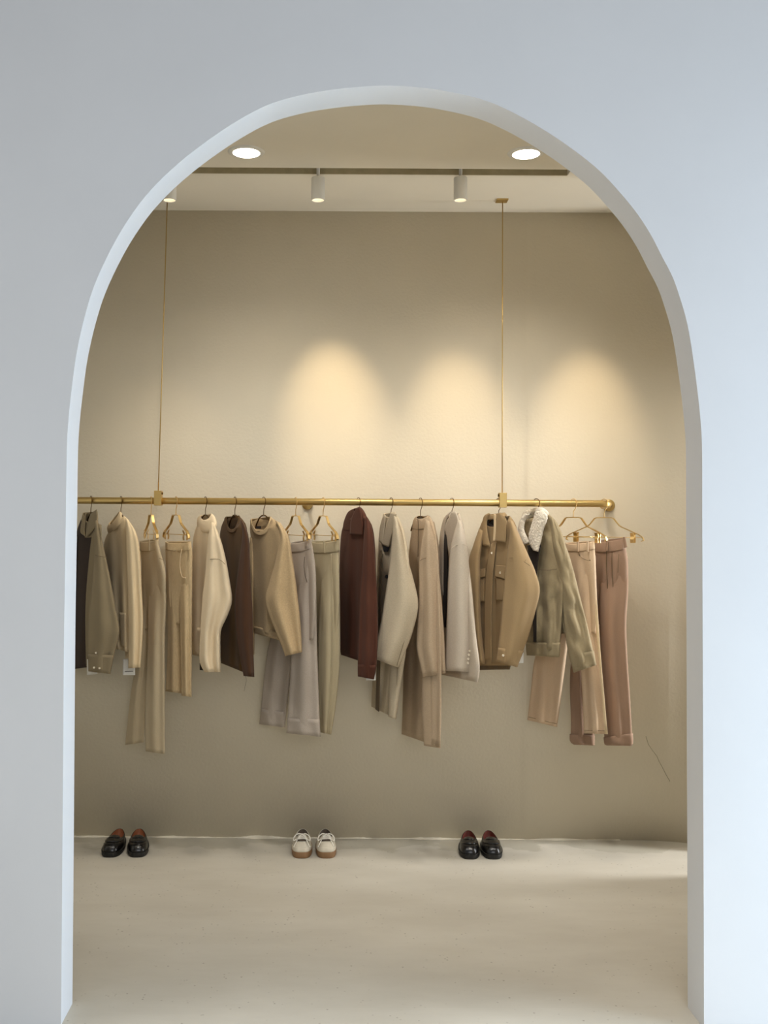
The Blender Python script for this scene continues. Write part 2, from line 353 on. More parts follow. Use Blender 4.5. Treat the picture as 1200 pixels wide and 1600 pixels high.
# ------------------------------------------------------------------ garment tools
WALLC = -.014
class G:
    def __init__(s, name, hx, k, label, cat, mat_):
        s.hx = hx; s.k = k; s.m = mat_; s.db = .022 if k > 1.75 else 0; s.x0 = W(hx, 800, RY).x
        s.root = thing(name, Vector((s.x0, RY, RZ-.07)), label, cat, 'clothes on the brass rail')
        s.n = 0
    def Y(s, px, k=None, y0=0, cx=None):
        k = s.k if k is None else k; cx = s.hx if cx is None else cx
        return RY + y0 - k*(px-cx)/345.6
    def loft(s, name, rows, k=None, y0=0, cx=None, b=.035, fold=(5, .008, 0), m=None, n=44, mrows=34, parent=None, pw=.75, thick=.003, wr=0.0, wscale=9, hemw=0, capt=False, sharp=0, top_fold=.15, blend=0):
        """rows: (xL,yL,xR,yR[,b[,dip]]) in photo measure -> closed sleeve of cloth hanging at real depth"""
        if k is None: b = b + s.db
        R = [list(r)+[b, 0][len(r)-4:] for r in rows]
        kk = s.k if k is None else k; ccx = s.hx if cx is None else cx
        for r in R:
            if r[4] is None: r[4] = b
            elif k is None and len(rows[0]) and r[4] != b: r[4] += s.db
        P = resample(R, mrows); V = []; Fc = []
        nf, am, ph = fold
        sd = s.hx*.37 + len(name)
        for j, (xl, yl, xr, yr, bb, dip) in enumerate(P):
            v = j/mrows; amp = am*(top_fold+(1-top_fold)*min(1, v*1.6))
            for i in range(n):
                t = 2*PI*i/n; c = math.cos(t); sn = math.sin(t)
                cc = math.copysign(abs(c)**.9, c); ss = math.copysign(abs(sn)**pw, sn)
                px = (xl+xr)/2 + (xr-xl)/2*cc; py = (yl+yr)/2 + (yr-yl)/2*cc
                if sn < 0: py += dip*abs(sn)**1.2
                f_ = math.sin(nf*PI*.5*(cc+1) + ph + 1.1*v*math.sin(ph+nf))
                if sharp: f_ = (1-2*abs(f_)**sharp)
                edge = 1-abs(cc)**4
                Yb = s.Y(px, kk, y0, ccx)
                if blend and v < blend:
                    q_ = v/blend; q_ = q_*q_*(3-2*q_); Yb = s.Y(px)*(1-q_) + Yb*q_
                Yb += 1.5*amp*f_*edge
                if wr:
                    q = Vector((cc*(xr-xl)*.012*wscale*.1+sd, ss*.3+sd, py*.0032*wscale*.1*3))
                    Yb += wr*edge*(noise.noise(q*2.2) + .5*noise.noise(q*5))
                if hemw and j > mrows-4: py += hemw*math.sin(nf*1.3*cc*PI+ph)*(j-mrows+4)/4
                Y = min(Yb + bb*ss, WALLC)
                V.append(W(px, py, Y))
        for j in range(mrows):
            for i in range(n):
                Fc.append((j*n+i, j*n+(i+1) % n, (j+1)*n+(i+1) % n, (j+1)*n+i))
        if capt: Fc.append(tuple(range(n)))
        return mk(name, V, Fc, m or s.m, parent or s.root, solid=thick)
    def patch(s, name, Lp, Rp, off, k=None, y0=0, cx=None, m=None, parent=None, thick=.004, bulge=.004, nu=10, nv=16, fuzz=0, label=None):
        """cloth panel between two edges; off: how far its face stands in front of the garment's mid-plane"""
        A = resample([list(p[:2]) for p in Lp], nv); B = resample([list(p[:2]) for p in Rp], nv); V = []; Fc = []
        for j in range(nv+1):
            for i in range(nu+1):
                u = i/nu; px = A[j][0]*(1-u)+B[j][0]*u; py = A[j][1]*(1-u)+B[j][1]*u
                Y = s.Y(px, k, y0, cx) - off - (s.db if k is None else 0) - bulge*math.sin(PI*u)
                Y = min(Y, -.03)
                V.append(W(px, py, Y))
        for j in range(nv):
            for i in range(nu): a = j*(nu+1)+i; Fc.append((a, a+1, a+nu+2, a+nu+1))
        o = mk(name, V, Fc, m or s.m, parent or s.root, solid=thick)
        if fuzz:
            sub = o.modifiers.new('sub', 'SUBSURF'); sub.levels = 3; sub.render_levels = 3
            tx = bpy.data.textures.new('fleece', 'CLOUDS'); tx.noise_scale = .009; tx.noise_depth = 3
            dm = o.modifiers.new('fleece', 'DISPLACE'); dm.texture = tx; dm.strength = fuzz; dm.mid_level = .45
        if label: o['label'] = label
        return o
    def seam(s, pts, off, k=None, y0=0, cx=None, m=None, r=.0011, name='seam', parent=None):
        P = [crom([list(p) for p in pts], i/14) for i in range(15)]
        off += s.db if k is None else 0
        return tube(name, [W(p[0], p[1], s.Y(p[0], k, y0, cx)-off) for p in P], r, m or s.m, parent or s.root, 6)
    def button(s, x, y, off, r=.0055, k=None, y0=0, cx=None, m=None, parent=None):
        p = W(x, y, s.Y(x, k, y0, cx)-off-(s.db if k is None else 0))
        return disc('button', p, (0, -1, 0), r, .003, m or M_button, parent or s.root, 14, [(r*.95, 0), (r, .0015), (r*.8, .003), (r*.6, .0024)])
def slv(rows): return rows

def hanger(hx, half_px, gold, label, drop=None, k=None, ends=None, pinch=None):
    """half_px: how far each arm reaches sideways in the photo; the rest of its 20 cm goes in depth"""
    x0 = W(hx, 785, RY).x
    c = Vector((x0, RY, RZ))
    hw = .192; dx = half_px/345.6 if gold else hw/math.sqrt(1+half_px**2)
    dyv = math.sqrt(max(.0001, hw*hw-dx*dx)); d = Vector((dx, -dyv, 0))/hw; nn = Vector((d.y, -d.x, 0))
    t = thing('clip_hanger' if gold else 'clothes_hanger', c+Vector((0, 0, .02)), label, 'hanger', 'gold clip hangers' if gold else 'bronze wire hangers')
    mm = M_gold if gold else M_hook
    P = []
    for a in range(215, -31, -15):
        r = .0190; P.append(c + d*(r*math.cos(math.radians(a))) + Vector((0, 0, r*math.sin(math.radians(a))+.0016)))
    P += [c+d*.012+Vector((0, 0, -.022)), c+d*.002+Vector((0, 0, -.034)), c+Vector((0, 0, -.046)), c+Vector((0, 0, -.063))]
    tube('hook', P, .0017, mm, t, 8)
    if gold:
        z1, z2 = -.063, -.132
        for sgn in (1, -1):
            Q = [c+d*0+Vector((0, 0, z1)), c+d*sgn*.038+Vector((0, 0, z1-.001)), c+d*sgn*.046+Vector((0, 0, z1-.004)), c+d*sgn*.072+Vector((0, 0, z1-.034)), c+d*sgn*.082+Vector((0, 0, z1-.041)),
                 c+d*sgn*.165+Vector((0, 0, z1-.075)), c+d*sgn*.182+Vector((0, 0, z1-.086)), c+d*sgn*.188+Vector((0, 0, z1-.100)), c+d*sgn*.178+Vector((0, 0, z1-.104))]
            tube('arm', Q, 0, mm, t, flat=(.011, .0035), nrm=nn)
        zb = z1-.088
        tube('clip_bar', [c+d*.183+Vector((0, 0, zb)), c-d*.183+Vector((0, 0, zb))], .0016, mm, t, 8)
        for sgn in (1, -1):
            q = c+d*sgn*(.138 if pinch is None else pinch)+Vector((0, 0, zb))
            for s2 in (1, -1):
                pp = [q+nn*s2*.011+Vector((0, 0, .020)), q+nn*s2*.005+Vector((0, 0, .004)), q+nn*s2*.009+Vector((0, 0, -.008)), q+nn*s2*.0075+Vector((0, 0, -.024))]
                tube('clip', pp, 0, mm, t, flat=(.018, .0022), nrm=d)
    else:
        for sgn in (1, -1):
            Q = [c+Vector((0, 0, -.063)), c+d*sgn*.02+Vector((0, 0, -.064)), c+d*sgn*.045+Vector((0, 0, -.074)), c+d*sgn*.07+Vector((0, 0, -.098)), c+d*sgn*.088+Vector((0, 0, -.122)), c+d*sgn*.090+Vector((0, 0, -.130))]
            tube('arm', Q, .0035, mm, t, 8)
    return t

# ------------------------------------------------------------------ fabrics
F_olive = fab('olive_cotton', '8E7F62', .04)
F_olived = fab('dark_brown_lining', '2E1C10', .04)
F_cream = fab('cream_jersey', 'E3CCA4', .03)
F_beige = fab('beige_twill', 'BAA98A', .04)
F_knit = fab('cream_knit', 'CDB48A', .10, ns=160, bump=.6, bs=260, stretch=(2.5, 2.5, .4))
F_ivory = fab('ivory_cotton', 'E6D2B0', .03)
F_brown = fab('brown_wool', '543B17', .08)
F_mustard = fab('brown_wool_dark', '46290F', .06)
F_sand = fab('sand_wool_knit', 'BCA27A', .10, ns=220, bump=.6, bs=330)
F_lilac = fab('grey_linen', 'B4A798', .10, ns=260, stretch=(1, 1, 3))
F_khaki = fab('khaki_drill', 'B5A685', .03)
F_rust = fab('rust_fleece', '502A18', .05, sheen=.02)
F_wool = fab('oat_wool', 'C4B498', .10, ns=240, bump=.5)
F_wool2 = fab('taupe_wool', 'B7A083', .10, ns=240, bump=.5)
F_blazer = fab('pale_grey_wool', 'C6B8A4', .09, ns=300)
F_tan = fab('tan_felt', 'A48A63', .05)
F_canvas = fab('olive_canvas', 'A0906F', .05, ns=120)
F_fleece = fab('cream_fleece', 'EDE3CF', .05, bump=.9, bs=170, sheen=.5)
F_jean = fab('pale_pink_denim', 'D3B898', .05)
F_mauve = fab('mauve_brown_twill', '9C7F68', .04)
F_dark = fab('dark_cloth_and_shade', '2A2018', .04)  # dark tags and neck parts, also the shade painted in front openings
F_stitch = fab('stitch_dark', '6E5C42', .02)

# ------------------------------------------------------------------ garments, left to right
# 1 olive shirt jacket
g = G('shirt_jacket', 142, 2.2, 'olive shirt jacket with dark brown inside, leftmost on the rail beside the arch edge', 'jacket', F_olive)
g.loft('lining', [(127, 812, 152, 812, .03, 12), (119, 838, 156, 836), (114, 900, 158, 900), (112, 980, 156, 980), (110, 1046, 150, 1041)], m=F_olived, fold=(4, .006, 1))['label'] = 'dark brown inside'
g.patch('front_panel', [(147, 815), (140, 870), (134, 950), (135, 1041)], [(158, 820), (158, 870), (158, 950), (154, 1044)], .044)
g.patch('front_panel', [(112, 836), (109, 900), (108, 1044)], [(120, 838), (118, 900), (114, 1044)], .044)
g.loft('collar', [(130, 801, 152, 799, .035, 16), (127, 815, 153, 813, .04, 16), (126, 830, 152, 826, .04, 12)], fold=(2, 0, 0), mrows=10)
g.patch('collar_flap', [(150, 797), (141, 806), (137, 822), (134, 838)], [(151, 796), (152, 808), (148, 825), (137, 838)], .058, bulge=.010)
g.patch('collar_flap', [(134, 802), (128, 815), (126, 830), (128, 834)], [(135, 802), (133, 815), (132, 828), (133, 838)], .058)
s_ = g.loft('sleeve', [(150, 812, 153, 816, .02), (148, 828, 157, 834, .035), (148, 860, 163, 862), (145, 900, 171, 900), (140, 950, 180, 950), (137, 983, 186, 985), (137, 1010, 181, 1012), (138, 1030, 176, 1032), (139, 1048, 172, 1052)], k=.5, y0=-0.135, cx=155, fold=(3, .007, 1), wr=.010)
g.loft('cuff', [(137.5, 1022, 178, 1024, .04), (138.5, 1049, 172, 1053, .036)], k=.5, y0=-0.135, cx=155, fold=(3, .003, 1), mrows=6, parent=s_)
g.seam([(149, 867), (155, 869), (167, 871)], .040, k=.5, y0=-0.135, cx=155, m=F_stitch)
for x, y in ((150, 1020), (147, 1043), (155.5, 1044)): g.button(x, y, .046, .0045, k=.5, y0=-0.135, cx=155, parent=s_)
g.patch('care_tag', [(136, 1030), (136, 1055)], [(152, 1030), (152, 1053)], .06, m=M_paper, thick=.001, bulge=0, label='white card tag')
hanger(142, g.k, False, 'bronze wire hanger under the olive shirt jacket at the left end of the rail')

# 2 cream high neck top
g = G('high_neck_top', 189, 2.2, 'cream high neck top with rolled collar, second garment from the left', 'top', F_cream)
g.loft('body', [(172, 829, 194, 806, .03), (164, 845, 203, 826), (162, 880, 206, 865), (165, 930, 205, 930), (168, 980, 205, 985), (176, 1012, 204, 1020)], fold=(5, .010, .4), wr=.006)
g.loft('collar', [(171, 818, 187, 799, .028, 6), (168, 825, 190, 803, .036, 6), (170, 833, 193, 812, .036, 3), (173, 833, 193, 816, .030, 0)], fold=(2, .003, 0), mrows=14, thick=.005)
s_ = g.loft('sleeve', [(196, 808, 200, 812, .02), (197, 828, 212, 832), (198, 860, 218, 862), (200, 920, 221, 920), (201, 980, 223, 975), (201, 1044, 219, 1043)], k=.5, y0=-0.155, cx=208, fold=(3, .008, 2))
g.loft('sleeve', [(196, 840, 202, 840, .012), (195, 900, 203, 900, .02), (196, 980, 203, 980, .02), (196, 1028, 203, 1028, .02)], k=.5, y0=-.075, cx=200, fold=(2, .003, 0))
g.patch('pocket', [(187, 957), (188, 985), (190, 1010)], [(196, 958), (196, 985), (196, 1010)], .050)
tg = g.patch('price_tag', [(192, 1030), (192, 1055)], [(211, 1030), (211, 1055)], .07, k=.3, m=M_paper, thick=.001, bulge=0, label='white card tag')
g.patch('print_line', [(195, 1049), (195, 1050)], [(208, 1048.5), (208, 1049.5)], .0716, k=.3, m=M_print, thick=.0004, bulge=0, parent=tg, nv=2)
hanger(189, g.k, False, 'bronze wire hanger under the cream high neck top')

def trousers(g, waist, hip, near, far, bw=.034, fold=(4, .007, 0), kn=.8, yn=-.05, cn=None, yf=.07, kf=.8, cf=None, wr=.004, near_kw={}, far_kw={}, rise=3, wf=.4):
    (xl, yl, xr, yr, hb) = waist
    hip = [list(r) for r in hip]
    hip = [r+[bw] for r in hip[:-2]] + [hip[-2]+[bw*.55], hip[-1]+[bw*.15]]
    g.loft('waistband', [(xl, yl, xr, yr, bw*.95, rise), (xl, yl+hb*.5, xr+.5, yr+hb*.5, bw*1.12, rise), (xl+.3, yl+hb, xr+1, yr+hb, bw*1.1, rise)], fold=(fold[0], fold[1]*wf, fold[2]), mrows=8, thick=.004)
    def at_(rows, y, i):
        for p, q in zip(rows, rows[1:]):
            if p[i+1] <= y <= q[i+1]: return p[i]+(q[i]-p[i])*(y-p[i+1])/(q[i+1]-p[i+1])
        return rows[0][i]
    hip[-1][2] = min(hip[-1][2], at_(near, hip[-1][3], 2)-6); hip[-1][0] = max(hip[-1][0], at_(far, hip[-1][1], 0)+5)
    hip[-2][2] = min(hip[-2][2], at_(near, hip[-2][3], 2)-1.2); hip[-2][0] = max(hip[-2][0], at_(far, hip[-2][1], 0)+.5) if hip[-2][1] > far[0][1] else hip[-2][0]
    h = g.loft('seat', [(xl+.5, yl+3, xr-.5, yr+3, bw*.8)] + hip, b=bw, fold=fold, wr=wr)
    n0 = list(near[0])[:4]+[bw*.35]; f0 = list(far[0])[:4]+[bw*.3]
    a = g.loft('leg', [n0]+near[1:], k=kn, y0=yn, cx=cn or near[0][0], b=bw*.95, fold=(3, .007, 1), wr=wr, blend=.32, mrows=44, **near_kw)
    b_ = g.loft('leg', [f0]+far[1:], k=kf, y0=yf, cx=cf or far[0][0], b=bw*.75, fold=(3, .007, 2), wr=wr, blend=.36, mrows=44, **far_kw)
    return h, a, b_
# 3 beige trousers
g = G('beige_trousers', 236, 1.7, 'beige trousers with a notched hem, clipped left of the left wire clamp', 'trousers', F_beige)
trousers(g, (219, 845, 247, 842, 15), [(221, 862, 250, 860), (222, 900, 258, 895), (223, 945, 263, 935), (226, 985, 262, 980)],
         [(234, 900, 256, 900), (232, 940, 259, 940), (231, 1000, 257, 1000), (229, 1060, 257, 1060), (227, 1120, 257, 1120), (228, 1174, 257, 1178)],
         [(222, 880, 240, 880), (219, 960, 238, 960), (213, 1030, 234, 1030), (204, 1090, 228, 1090), (196, 1164, 224, 1160)], cn=245, cf=228, yf=.07, yn=-.06)
g.seam([(240.5, 1155), (240.8, 1165), (241, 1176)], .036, k=.8, y0=-.06, cx=245, m=F_dark, r=.0014, name='hem_slit')
g.seam([(249, 872), (254, 874.5)], .046, m=F_stitch)
g.patch('belt_loop', [(232, 843), (232, 861)], [(234, 843), (234, 861)], .043)
hanger(236, 21, True, 'gold clip hanger holding the beige trousers with the notched hem')
# 4 cream knit trousers
g = G('knit_trousers', 275, 1.3, 'cream ribbed trousers with a gathered elastic waist, right of the left wire clamp', 'trousers', F_knit)
trousers(g, (259, 846, 298, 846, 12), [(259, 862, 300, 862), (260, 900, 300, 900), (261, 940, 300, 940), (262, 975, 299, 975)],
         [(281, 885, 300, 885), (281, 940, 300, 940), (282, 1000, 299.5, 1000), (283, 1050, 299, 1050), (284, 1087, 299, 1089)],
         [(260, 885, 286, 885), (262, 950, 286, 950), (262, 1020, 286, 1020), (259, 1080, 287, 1084)], fold=(15, .006, 0), cn=290, cf=272, yn=-.065, yf=.03, wf=1.0)
g.seam([(284, 858), (281, 880), (284, 900), (290, 903)], .046, r=.0022, m=F_cream, name='pocket_edge')
hanger(275, 29, True, 'gold clip hanger holding the cream ribbed trousers')
# 5 ivory hoodie
g = G('ivory_overshirt', 321, 2.1, 'ivory overshirt with a soft turned collar and pointed drooping sleeve', 'shirt', F_ivory)
bd = g.loft('body', [(311, 815, 332, 810, .03), (303, 838, 338, 830), (301, 880, 342, 870), (300, 940, 342, 940), (300, 985, 340, 990), (301, 1021, 338, 1030)], fold=(5, .010, 2), wr=.006)
g.loft('hem_band', [(300, 979, 341, 985, .037), (300.5, 1000, 340, 1006, .038), (301, 1023, 338, 1032, .036)], fold=(5, .008, 2), mrows=8, parent=bd)
g.loft('collar', [(313, 806, 330, 803, .022, 8), (309, 811, 335, 808, .036, 10), (309, 822, 338, 818, .042, 9), (313, 826, 335, 824, .034, 7)], fold=(2, .003, 1), mrows=16, thick=.006)
s_ = g.loft('sleeve', [(331, 815, 334, 817, .02), (326, 838, 344, 842), (323, 870, 352, 872), (320, 905, 358, 905), (317, 930, 362, 938, .035), (315, 958, 355, 962), (313.5, 985, 345, 985), (312, 1015, 344, 1015), (313, 1036, 344, 1036), (320, 1050, 344, 1050, .025)], k=.3, y0=-0.155, cx=334, fold=(3, .012, 2.6), wr=.006)
g.seam([(328, 874), (336, 873.5), (344, 875), (352, 882)], .045, k=.3, y0=-0.155, cx=334, m=F_stitch)
g.patch('care_tag', [(312, 1036), (312, 1047)], [(326, 1036), (326, 1048)], .03, k=.3, m=F_dark, thick=.001, bulge=0, label='dark brown card tag')
hanger(321, g.k, False, 'bronze wire hanger under the ivory overshirt')
# 6 brown sweater
g = G('brown_sweater', 367, 2.2, 'dark brown crew neck sweater with a loose thread at the cuff', 'sweater', F_brown)
g.loft('body', [(352, 810, 374, 807, .04, 20), (346, 824, 384, 820, .035, 6), (344, 845, 386, 840, .036, 0), (346, 890, 386, 890), (346, 950, 386, 950), (343, 1000, 384, 1010), (346, 1036, 380, 1050)], fold=(4, .010, 1))
g.loft('neckband', [(353, 808, 373, 805.5, .036, 21), (351, 811, 375, 808, .043, 23)], fold=(2, 0, 0), mrows=5, thick=.005)
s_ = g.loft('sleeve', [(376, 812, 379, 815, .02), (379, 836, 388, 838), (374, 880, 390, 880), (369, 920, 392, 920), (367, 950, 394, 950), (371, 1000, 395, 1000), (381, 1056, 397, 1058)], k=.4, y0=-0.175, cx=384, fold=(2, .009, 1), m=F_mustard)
g.seam([(383, 1056), (385, 1062), (383, 1072), (381.5, 1080)], .0, k=.4, y0=-0.175, cx=384, m=F_stitch, r=.0008, name='loose_thread')
hanger(367, g.k, False, 'bronze wire hanger showing in the neck of the dark brown sweater')
# 7 sand sweater
g = G('sand_sweater', 412, 1.8, 'sand coloured wool crew neck sweater with a wide near sleeve', 'sweater', F_sand)
bd = g.loft('body', [(392, 813, 424, 809, .05, 20), (391, 825, 438, 820, .045, 6), (393, 850, 446, 842, .04, 0), (393, 900, 448, 895), (394, 950, 446, 950), (396, 986, 440, 998)], fold=(4, .010, 0), wr=.006)
g.loft('hem_band', [(395.5, 978, 441, 989, .038), (396.5, 989, 439, 1001, .036)], fold=(4, .008, 0), mrows=4, parent=bd)
g.loft('neckband', [(393, 811, 422, 807, .047, 21), (391.5, 814.5, 425, 810.5, .053, 24)], fold=(2, 0, 0), mrows=5, thick=.005)
g.loft('sleeve', [(391, 840, 397, 840, .02), (388.5, 880, 398, 880), (388, 950, 397.5, 950), (389, 1023, 397, 1023)], k=.4, y0=.085, cx=393, fold=(2, .004, 0), b=.03)
s_ = g.loft('sleeve', [(430, 813, 438, 817, .02), (438, 838, 451, 840), (431, 875, 456, 870), (421, 910, 462, 910), (414.5, 935, 465, 936), (420, 960, 468, 962), (431, 987, 470, 990), (440, 1008, 471, 1010), (446, 1025, 471.5, 1019)], k=.35, y0=-0.175, cx=445, fold=(3, .011, 2), b=.042)
g.patch('neck_label', [(399, 822), (400, 826)], [(408, 822), (408, 826)], -.03, m=F_dark, thick=.001, bulge=0)
hanger(412, g.k, False, 'bronze wire hanger showing in the neck of the sand sweater')
# 8 grey linen trousers
g = G('linen_trousers', 462, 1.6, 'pale grey linen trousers with deep turned hems beside the sand sweater', 'trousers', F_lilac)
h_, a_, b_ = trousers(g, (452, 848, 486, 842, 14), [(454, 864, 489, 860), (455, 900, 493, 895), (457, 950, 495, 950), (460, 1000, 496, 1000)],
         [(474, 862, 489, 860), (470, 900, 493, 900), (462, 950, 494, 950), (456, 1010, 495, 1010), (453, 1070, 497, 1070), (449.5, 1125, 499, 1126), (448.5, 1145, 500, 1150)],
         [(452, 880, 470, 880), (436, 950, 468, 950), (420, 1010, 462, 1010), (413, 1060, 453, 1062), (407, 1120, 446, 1126), (406, 1131, 444, 1136)], cn=478, cf=455, yn=-.075, yf=.06, kn=.5)
g.loft('turn_up', [(450, 1122, 499, 1124, .037), (448, 1145.5, 500.5, 1151, .038)], k=.5, y0=-.075, cx=478, fold=(3, .008, 1), mrows=4, parent=a_)
g.loft('turn_up', [(409, 1108, 446, 1113, .030), (405.5, 1131.5, 444.5, 1136.5, .031)], k=.8, y0=.06, cx=455, fold=(3, .007, 2), mrows=4, parent=b_)
g.seam([(476, 870), (475, 885), (477, 900), (480, 910)], .048, k=.5, y0=-.075, cx=478, m=F_dark, name='pocket_edge')
hanger(462, 23, True, 'gold clip hanger holding the pale grey linen trousers')
# 9 khaki trousers
g = G('khaki_trousers', 505, 1.5, 'khaki green tapered trousers with a pressed crease left of the rust jacket', 'trousers', F_khaki)
trousers(g, (487, 846, 529, 843, 17), [(489, 868, 529, 864), (490, 900, 530, 900), (492, 950, 531, 950), (494, 1000, 531, 1000)],
         [(506, 864, 529, 862), (503, 900, 530, 900), (499, 960, 531, 960), (497, 1030, 531, 1030), (497, 1080, 527, 1080), (498, 1120, 522, 1120), (500, 1144, 517, 1148)],
         [(489, 880, 506, 880), (491, 950, 505, 950), (494, 1010, 503, 1010), (496, 1060, 505, 1060), (498, 1130, 508, 1130)], cn=518, cf=497, yn=-.06, yf=.06, kn=.6)
g.seam([(518, 865), (518, 930), (519, 1010), (516, 1080), (512, 1145)], .037, k=.6, y0=-.06, cx=518, r=.002, name='crease')
g.patch('belt_loop', [(506, 846), (506, 864)], [(508, 846), (508, 864)], .045)
hanger(505, 23, True, 'gold clip hanger holding the khaki green trousers')
# 10 rust jacket
g = G('rust_jacket', 560, 2.2, 'rust brown fleece jacket with a high pointed collar', 'jacket', F_rust)
g.loft('body', [(541, 812, 569, 804, .035), (534, 832, 581, 822), (531.5, 870, 586, 860), (530.5, 930, 587, 930), (531, 990, 586, 990), (533, 1023, 584, 1040)], fold=(6, .012, 0))
g.loft('collar', [(552, 796, 561, 792, .02, 4), (544, 801, 567, 797, .035, 8), (538, 815, 573, 810, .042, 6), (536, 828, 575, 826, .040, 2)], fold=(2, .004, 0), mrows=14, thick=.005)
g.patch('collar_flap', [(557, 794), (549, 812), (547, 835)], [(562, 793), (566, 812), (567, 836)], .058, bulge=.006)
s_ = g.loft('sleeve', [(572, 806, 576, 812, .02), (569, 832, 583, 836), (567, 880, 586, 880), (563, 930, 589, 930), (561, 990, 590, 990), (559.5, 1035, 588, 1037), (559.5, 1057, 584, 1061, .03)], k=.4, y0=-0.165, cx=574, fold=(3, .009, 1), wr=.008, b=.04)
g.loft('cuff', [(559.8, 1038, 588, 1040, .042), (560, 1057, 583.5, 1061.5, .034)], k=.4, y0=-0.165, cx=574, fold=(3, .005, 1), mrows=5, parent=s_)
g.patch('price_tag', [(572, 1040), (572, 1063)], [(587, 1040), (587, 1063)], .09, k=.3, m=M_paper, thick=.001, bulge=0, label='white card tag')
hanger(560, g.k, False, 'bronze wire hanger under the rust brown jacket')
# 11 oat coat
g = G('oat_coat', 611, 2.4, 'oat wool coat with navy trim under the collar, right of the rust jacket', 'coat', F_wool)
g.loft('body', [(599, 808, 619, 804, .035, 10), (593, 832, 630, 826), (591, 870, 638, 870), (589, 930, 640, 930), (586, 1000, 636, 1000), (583, 1060, 627, 1065), (580.5, 1104, 619, 1123)], fold=(6, .013, .6))
g.loft('collar', [(600, 803, 617, 800, .028, 6), (597, 815, 619, 810, .038, 10)], fold=(2, 0, 0), mrows=8, thick=.006)
g.patch('collar_flap', [(612, 800), (604, 820), (600, 838), (597, 851)], [(620, 803), (616, 822), (611, 840), (607, 855)], .060, bulge=.008)
g.patch('collar_flap', [(599, 806), (594, 825), (593, 846)], [(602, 805), (601, 825), (598, 850)], .058)
g.patch('navy_trim', [(598, 851), (600, 862)], [(608, 854), (606, 862)], .055, m=M_navy, label='navy trim')
g.patch('front_opening_shade', [(594, 860), (592.5, 930), (590, 1020), (587, 1108)], [(596, 860), (595, 930), (594, 1020), (592, 1112)], .052, m=F_stitch, bulge=0)  # dark strip paints the shade in the coat's opening
g.button(604, 901, .052, .008, m=M_navy)
g.loft('sleeve', [(616, 806, 619, 808, .02), (614, 828, 627, 835), (611, 865, 635, 868), (607, 900, 645, 903), (600, 945, 653, 945), (594, 980, 645, 985), (589, 1005, 635, 1013), (584.5, 1029, 622, 1043, .036)], k=.35, y0=-0.160, cx=620, fold=(2, .010, 1), b=.045)
g.loft('skirt_panel', [(610, 1020, 633, 1020, .02), (609, 1060, 628, 1060), (607, 1119.5, 618.5, 1124)], k=.5, y0=-.085, cx=618, b=.03, fold=(1, .004, 1))
g.seam([(640, 920), (642, 960), (632, 1000), (620, 1040)], .036, k=.35, y0=-0.160, cx=620, m=F_stitch)
hanger(611, g.k, False, 'bronze wire hanger under the oat coat')
# 12 taupe coat
g = G('taupe_coat', 657, 2.4, 'long taupe wool coat hanging lowest of the coats, left of the pale blazer', 'coat', F_wool2)
g.loft('body', [(648, 810, 671, 806, .03, 5), (643, 833, 679, 824), (639, 870, 684, 865), (635, 940, 687, 940), (632, 1020, 689, 1020), (630, 1090, 689, 1090), (628, 1147, 688, 1168)], fold=(6, .014, 2))
g.loft('collar', [(650, 808, 668, 805.5, .022, 4), (646, 815, 673, 812, .036, 6), (645, 826, 676, 822, .038, 3)], fold=(2, .003, 0), mrows=10, thick=.006)
g.seam([(653, 811), (653.5, 830), (653, 870)], .046, m=F_stitch, r=.0016, name='zip')
g.loft('sleeve', [(674, 815, 678, 815, .015), (676, 840, 684, 845), (679, 880, 687, 880), (682, 940, 689, 940)], k=.4, y0=.02, cx=680, b=.025, fold=(2, .003, 0))
g.loft('sleeve', [(666, 812, 670, 814, .02), (659, 845, 680, 845), (655, 880, 684, 880), (655, 920, 688, 920), (653, 970, 692, 970), (651, 1008, 694, 1008), (656, 1035, 695, 1035), (661, 1058, 696, 1052, .032)], k=.35, y0=-0.170, cx=672, fold=(3, .011, 0), b=.042)
g.loft('skirt_panel', [(662, 1020, 689, 1020, .02), (660, 1060, 689, 1060), (660, 1120, 689, 1120), (663, 1165, 687.5, 1169)], k=.45, y0=-.15, cx=675, b=.035, fold=(1, .005, 1))
g.seam([(656, 876), (662, 873), (670, 871)], .046, k=.35, y0=-0.170, cx=672, m=F_stitch)
hanger(657, g.k, False, 'bronze wire hanger under the long taupe coat')
# 13 pale blazer
g = G('pale_blazer', 706, 2.3, 'pale grey blazer with four cuff buttons left of the tan overshirt', 'blazer', F_blazer)
g.loft('body', [(694, 808, 717, 802, .035, 6), (688, 835, 724, 822), (685, 880, 732, 880), (685, 930, 738, 930), (686, 990, 743, 990), (688, 1035, 749, 1040), (690, 1054, 746, 1066)], fold=(5, .012, 2), wr=.005)
g.patch('lapel', [(706, 800), (700, 812), (695, 825), (697, 832), (699, 840)], [(712, 799), (716, 812), (716, 830), (712, 860), (703, 890)], .060, bulge=.006)
g.patch('lapel', [(703, 800), (693, 812), (688, 840), (686, 880), (688, 930)], [(706, 799), (698, 812), (694, 840), (693, 880), (693, 930)], .058)
g.patch('front_opening_shade', [(694, 835), (693, 900), (692, 980)], [(700, 838), (699, 890), (697, 980)], .053, m=F_dark, bulge=0)  # shaded gap of the blazer front, painted dark
s_ = g.loft('sleeve', [(717, 812, 719, 814, .02), (710, 832, 727, 840, .04), (704, 860, 731, 862), (701, 900, 733, 900), (698.5, 960, 735, 960), (697, 1010, 736.5, 1010), (696, 1048, 735, 1050)], k=.45, y0=-0.175, cx=718, fold=(2, .008, 1), b=.042)
g.seam([(704, 858), (712, 852), (722, 850), (730, 853)], .045, k=.45, y0=-0.175, cx=718, m=F_blazer, r=.0015)
